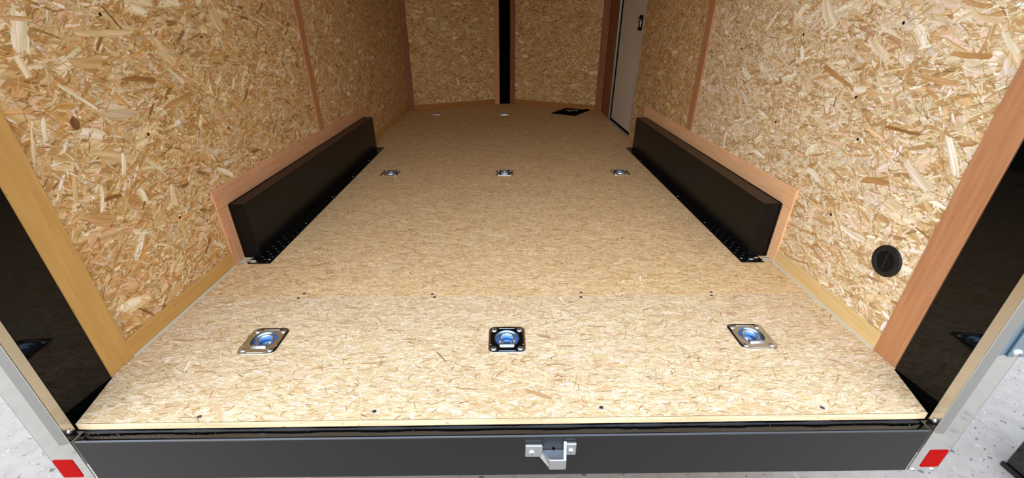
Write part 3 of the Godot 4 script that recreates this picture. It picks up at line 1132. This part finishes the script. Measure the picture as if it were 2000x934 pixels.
func build_wheel_boxes() -> void:
	rng.seed = 400
	for side in [0, 1]:
		var s := 1.0 if side == 0 else -1.0           # towards the middle
		var xw := XL if side == 0 else XR             # wall side
		var xi := -0.945 if side == 0 else 0.957      # inner face
		var xf := -0.886 if side == 0 else 0.905      # edge of the flange
		var zr := -1.424 if side == 0 else -1.414
		var zf := -3.080 if side == 0 else -3.068
		var fr := -1.374 if side == 0 else -1.363
		var h := 0.222
		var t := thing("wheel_box", "long black steel wheel box along the %s wall" % ["left", "right"][side], "wheel box", Vector3(0, 0, 0), "wheel boxes along the walls")
		var mb := Mb.new()
		# cover folded from sheet: inner face leans slightly, top, ends
		var lo := minf(xw - s * 0.004, xi)
		var hi := maxf(xw - s * 0.004, xi)
		mb.box(Vector3((lo + hi) / 2, h / 2 - 0.001, (zr + zf) / 2), Vector3(hi - lo, h + 0.002, absf(zf - zr)), 0.0016)
		put("cover", mb.done(), M.satin_black, t)
		# tread plate flange on the floor
		mb = Mb.new()
		mb.box(Vector3((xi + xf) / 2, 0.0014, (fr + zf) / 2), Vector3(absf(xf - xi), 0.0028, absf(zf - fr)), 0.0006)
		mb.box(Vector3((xw - s * 0.0 + xi) / 2 + s * 0.018, 0.0014, (fr + zr) / 2), Vector3(absf(xi - xw) - 0.036 + 0.002, 0.0028, absf(zr - fr)), 0.0006)
		put("flange", mb.done(), M.tread_black, t)
		# raised tread bars in alternating slants
		mb = Mb.new()
		var step := 0.0215
		var row := 0
		var z := fr - 0.010
		while z > zf + 0.008:
			for k in 3:
				var px := lerpf(xi, xf, (k + 0.5) / 3.0)
				var dir := 0.72 if (row + k) % 2 == 0 else -0.72
				bar_on(mb, Vector3(px, 0.0028, z), dir)
			if z > zr + 0.012:
				for k in 2:
					bar_on(mb, Vector3(xi - s * (0.010 + 0.019 * k), 0.0028, z), 0.72 if (row + k) % 2 == 0 else -0.72)
			z -= step
			row += 1
		var tr := put("tread_bars", mb.done(), M.tread_black, t)
		tr.set_meta("kind", "stuff")
		# folded seam strip along the wall
		mb = Mb.new()
		mb.tube([Vector3(xw - s * -0.003, h - 0.001, zr - 0.004), Vector3(xw + s * 0.003, h - 0.001, zf + 0.004)], 0.0032, false, 8)
		mb.tube([Vector3(xw + s * 0.003, h - 0.001, zr + 0.001), Vector3(xw + s * 0.003, 0.004, zr + 0.001)], 0.0032, false, 8)
		put("sealant_bead", mb.done(), M.caulk_black, t)
		# pale smears of sealant at the rear foot
		mb = Mb.new()
		for i in 9:
			var p := Vector3(xw + s * (0.002 + 0.010 * i * rng.randf()), 0.003, lerpf(zr + 0.004, fr - 0.004, rng.randf()))
			mb.lathe([Vector2(0.005 + 0.004 * rng.randf(), 0), Vector2(0.004, 0.0016), Vector2(0, 0.0024)], Transform3D(Basis(Vector3.UP, rng.randf() * 3).scaled(Vector3(1.6, 1, 0.7)), p), 10)
		put("sealant_smear", mb.done(), M.caulk_pale, t)
		for k in 6:
			screw(t, Vector3(lerpf(xi, xf, 0.72), 0.0028, lerpf(fr - 0.03, zf + 0.02, k / 5.0)), 0.0048, 0.0022, Basis.IDENTITY, M.zinc)


func bar_on(mb: Mb, at: Vector3, turn: float) -> void:
	var b := Basis(Vector3.UP, turn)
	var l := 0.0088
	var w := 0.0026
	var p := [at + b * Vector3(-l, 0, 0), at + b * Vector3(0, 0, -w), at + b * Vector3(l, 0, 0), at + b * Vector3(0, 0, w)]
	var a0 := at + b * Vector3(-l * 0.45, 0.0014, 0)
	var a1 := at + b * Vector3(l * 0.45, 0.0014, 0)
	mb.face([p[0], a0, p[3]], Vector3.UP)
	mb.face([p[0], p[1], a0], Vector3.UP)
	mb.face([p[1], a1, a0], Vector3.UP)
	mb.face([p[1], p[2], a1], Vector3.UP)
	mb.face([p[2], p[3], a1], Vector3.UP)
	mb.face([p[3], a0, a1], Vector3.UP)


func build_tie_downs() -> void:
	rng.seed = 55
	var proto := make_tie_down()
	var rows := ["in the rear row near the bumper", "in the middle row between the wheel boxes", "in the front row near the slanted walls"]
	for i in RINGS.size():
		var o := proto
		if i > 0:
			o = proto.duplicate()
			add_numbered(o, "tie_down", self)
		o.position = Vector3(RINGS[i][0], 0.0, RINGS[i][1])
		tag(o, "recessed zinc tie-down ring, %s one %s" % [["left", "centre", "right"][i % 3], rows[i / 3]], "tie-down", "recessed tie-down rings in the floor")


func build_keeper() -> void:
	var k := thing("latch_keeper", "silver cast latch keeper screwed to the middle of the black bumper", "latch keeper", Vector3(0.104, -0.085, -0.640))
	var mb := Mb.new()
	# two ears
	mb.box(Vector3(-0.0395, 0.0125, 0.004), Vector3(0.039, 0.039, 0.008), 0.0016)
	mb.box(Vector3(0.047, 0.0175, 0.004), Vector3(0.023, 0.039, 0.008), 0.0016)
	# cradle: a shelf narrowing to the front on a tapering foot
	mb.loft([Vector3(-0.030, -0.006, 0.001), Vector3(0.031, -0.006, 0.001), Vector3(0.028, -0.020, 0.027), Vector3(-0.004, -0.020, 0.027)],
		[Vector3(-0.022, 0.009, 0.001), Vector3(0.031, 0.009, 0.001), Vector3(0.028, 0.008, 0.027), Vector3(-0.003, 0.008, 0.027)])
	# right flank between ear and lip
	mb.loft([Vector3(0.030, 0.0, 0.001), Vector3(0.0355, 0.0, 0.001), Vector3(0.0325, -0.020, 0.030), Vector3(0.027, -0.020, 0.030)],
		[Vector3(0.030, 0.037, 0.001), Vector3(0.0355, 0.037, 0.001), Vector3(0.0325, 0.013, 0.030), Vector3(0.027, 0.013, 0.030)])
	# upright front lip
	mb.box(Vector3(0.0143, -0.0035, 0.0280), Vector3(0.0384, 0.034, 0.006), 0.0015)
	put("casting", mb.done(), M.zinc_cast, k)
	var back := Basis(Vector3.RIGHT, PI / 2)
	screw(k, Vector3(-0.044, 0.009, 0.0078), 0.0076, 0.0042, back)
	screw(k, Vector3(0.046, 0.0135, 0.0078), 0.0076, 0.0042, back)
	mb = Mb.new()
	mb.lathe([Vector2(0.0036, -0.001), Vector2(0.0036, 0.0008), Vector2(0, 0.0009)], Transform3D(back, Vector3(0.007, 0.0125, 0.0)), 14)
	put("drilled_hole", mb.done(), M.void_black, k)


func build_vent() -> void:
	var at := Vector3(XR + 0.006, 0.239, -0.959)
	var v := thing("vent_cover", "round black plastic vent cover on the right wall", "vent", at)
	var b := Basis(Vector3.BACK, PI / 2)     # y of the turned body points into the room
	var mb := Mb.new()
	mb.lathe([Vector2(0.0435, 0), Vector2(0.0435, 0.003), Vector2(0.0425, 0.0048), Vector2(0.040, 0.0055), Vector2(0.0295, 0.0066), Vector2(0.0282, 0.0060), Vector2(0.0280, 0.001)], Transform3D(b, Vector3.ZERO), 64)
	put("flange", mb.done(), M.plastic_black, v)
	mb = Mb.new()
	mb.lathe([Vector2(0.0282, 0.0004), Vector2(0, 0.0005)], Transform3D(b, Vector3.ZERO), 40)
	put("backing", mb.done(), M.void_black, v)
	for i in 9:
		var y := -0.0228 + 0.0057 * i
		var w := sqrt(0.0282 * 0.0282 - y * y)
		slab("slat", Vector3(-0.0042, y, 0), Vector3(0.0045, 0.0024, 2 * w), M.plastic_black, v, 0.0005, Vector3.ZERO, Vector2.ZERO, Basis(Vector3.BACK, 0.35))
	slab("crossbar", Vector3(-0.0045, 0, 0), Vector3(0.0038, 0.055, 0.0034), M.plastic_black, v, 0.0006)
	for a in [deg_to_rad(118), deg_to_rad(0), deg_to_rad(-118)]:
		screw(v, Vector3(-0.0058, 0.0355 * sin(a), 0.0355 * cos(a)), 0.0030, 0.0012, b, M.plastic_black)


func build_pouch() -> void:
	var p := thing("document_pouch", "flat black document pouch with white print lying on the floor near the front", "pouch", Vector3(0.7, 0.0, -4.55))
	var c := [Vector3(0.489, 0, -4.462), Vector3(0.690, 0, -4.760), Vector3(0.925, 0, -4.632), Vector3(0.713, 0, -4.305)]
	var n := 12
	var mb := Mb.new()
	mb.smooth(true)
	var grid := []
	for i in n + 1:
		var row := []
		for j in n + 1:
			var u := float(i) / n
			var v := float(j) / n
			var q: Vector3 = c[0].lerp(c[3], u).lerp(c[1].lerp(c[2], u), v) - Vector3(0.7, 0, -4.55)
			var y := 0.007 + 0.003 * sin(u * 5.0 + v * 2.0)
			y += 0.022 * pow(u, 6) * pow(v, 3)          # one lifted corner
			y *= clampf(minf(minf(u, 1 - u), minf(v, 1 - v)) * 14.0, 0.35, 1.0)
			row.append(q + Vector3(0, y, 0))
		grid.append(row)
	for i in n:
		for j in n:
			mb.face([grid[i][j], grid[i + 1][j], grid[i + 1][j + 1], grid[i][j + 1]], Vector3.UP)
	mb.smooth(false)
	for k in n:
		for e in [[grid[k][0], grid[k + 1][0]], [grid[k][n], grid[k + 1][n]], [grid[0][k], grid[0][k + 1]], [grid[n][k], grid[n][k + 1]]]:
			var a: Vector3 = e[0]
			var b: Vector3 = e[1]
			mb.face([a, b, Vector3(b.x, 0.0, b.z), Vector3(a.x, 0.0, a.z)], (a + b) / 2)
	put("cover", mb.done(), paint(Color(0.012, 0.012, 0.014), 0.8, 0.08), p)
	# white print: a short bar and a swoosh
	mb = Mb.new()
	mark(mb, grid, n, [Vector2(0.30, 0.46), Vector2(0.36, 0.46), Vector2(0.36, 0.72), Vector2(0.30, 0.70)])
	mark(mb, grid, n, [Vector2(0.45, 0.42), Vector2(0.50, 0.42), Vector2(0.55, 0.66), Vector2(0.47, 0.68)])
	mark(mb, grid, n, [Vector2(0.47, 0.64), Vector2(0.74, 0.62), Vector2(0.62, 0.78), Vector2(0.50, 0.70)])
	put("white_print", mb.done(), M.print_white, p)


func mark(mb: Mb, grid: Array, n: int, uv: Array) -> void:
	var q := []
	for w in uv:
		var i := clampi(int(w.x * n), 0, n - 1)
		var j := clampi(int(w.y * n), 0, n - 1)
		var f: float = w.x * n - i
		var g: float = w.y * n - j
		var a: Vector3 = grid[i][j].lerp(grid[i + 1][j], f)
		var b: Vector3 = grid[i][j + 1].lerp(grid[i + 1][j + 1], f)
		q.append(a.lerp(b, g) + Vector3(0, 0.0018, 0))
	mb.face(q, Vector3.UP)


func build_hinge_and_box() -> void:
	var h := thing("door_hinge", "zinc strap hinge screwed to the aluminium corner trim, at the right edge of the picture", "hinge", Vector3(1.06, 0.2, -0.638))
	slab("leaf", Vector3(-0.020, 0.085, 0.002), Vector3(0.064, 0.165, 0.004), M.zinc_strap, h, 0.001)
	slab("strap", Vector3(0.006, 0.080, 0.0065), Vector3(0.082, 0.156, 0.005), M.zinc_strap, h, 0.0012)
	var mb := Mb.new()
	mb.lathe([Vector2(0, 0), Vector2(0.008, 0.0), Vector2(0.0085, 0.002), Vector2(0.0085, 0.168), Vector2(0.008, 0.17), Vector2(0, 0.17)], Transform3D(Basis.IDENTITY, Vector3(0.052, 0.0, 0.010)), 20)
	put("knuckle", mb.done(), M.zinc_strap, h)
	for y in [0.014, 0.145]:
		screw(h, Vector3(-0.022, y, 0.009), 0.0095, 0.005, Basis(Vector3.RIGHT, PI / 2))
	var d := thing("storage_box", "low black box standing on the concrete outside, at the bottom right corner of the picture", "box", Vector3(1.722, -0.55, -0.901))
	slab("body", Vector3(0.20, 0.085, 0.28), Vector3(0.40, 0.13, 0.56), M.ledge_black, d, 0.004)
	slab("rim", Vector3(0.20, 0.010, 0.28), Vector3(0.412, 0.020, 0.572), M.ledge_black, d, 0.003)
	slab("lid", Vector3(0.20, 0.160, 0.28), Vector3(0.412, 0.022, 0.572), M.ledge_black, d, 0.004)
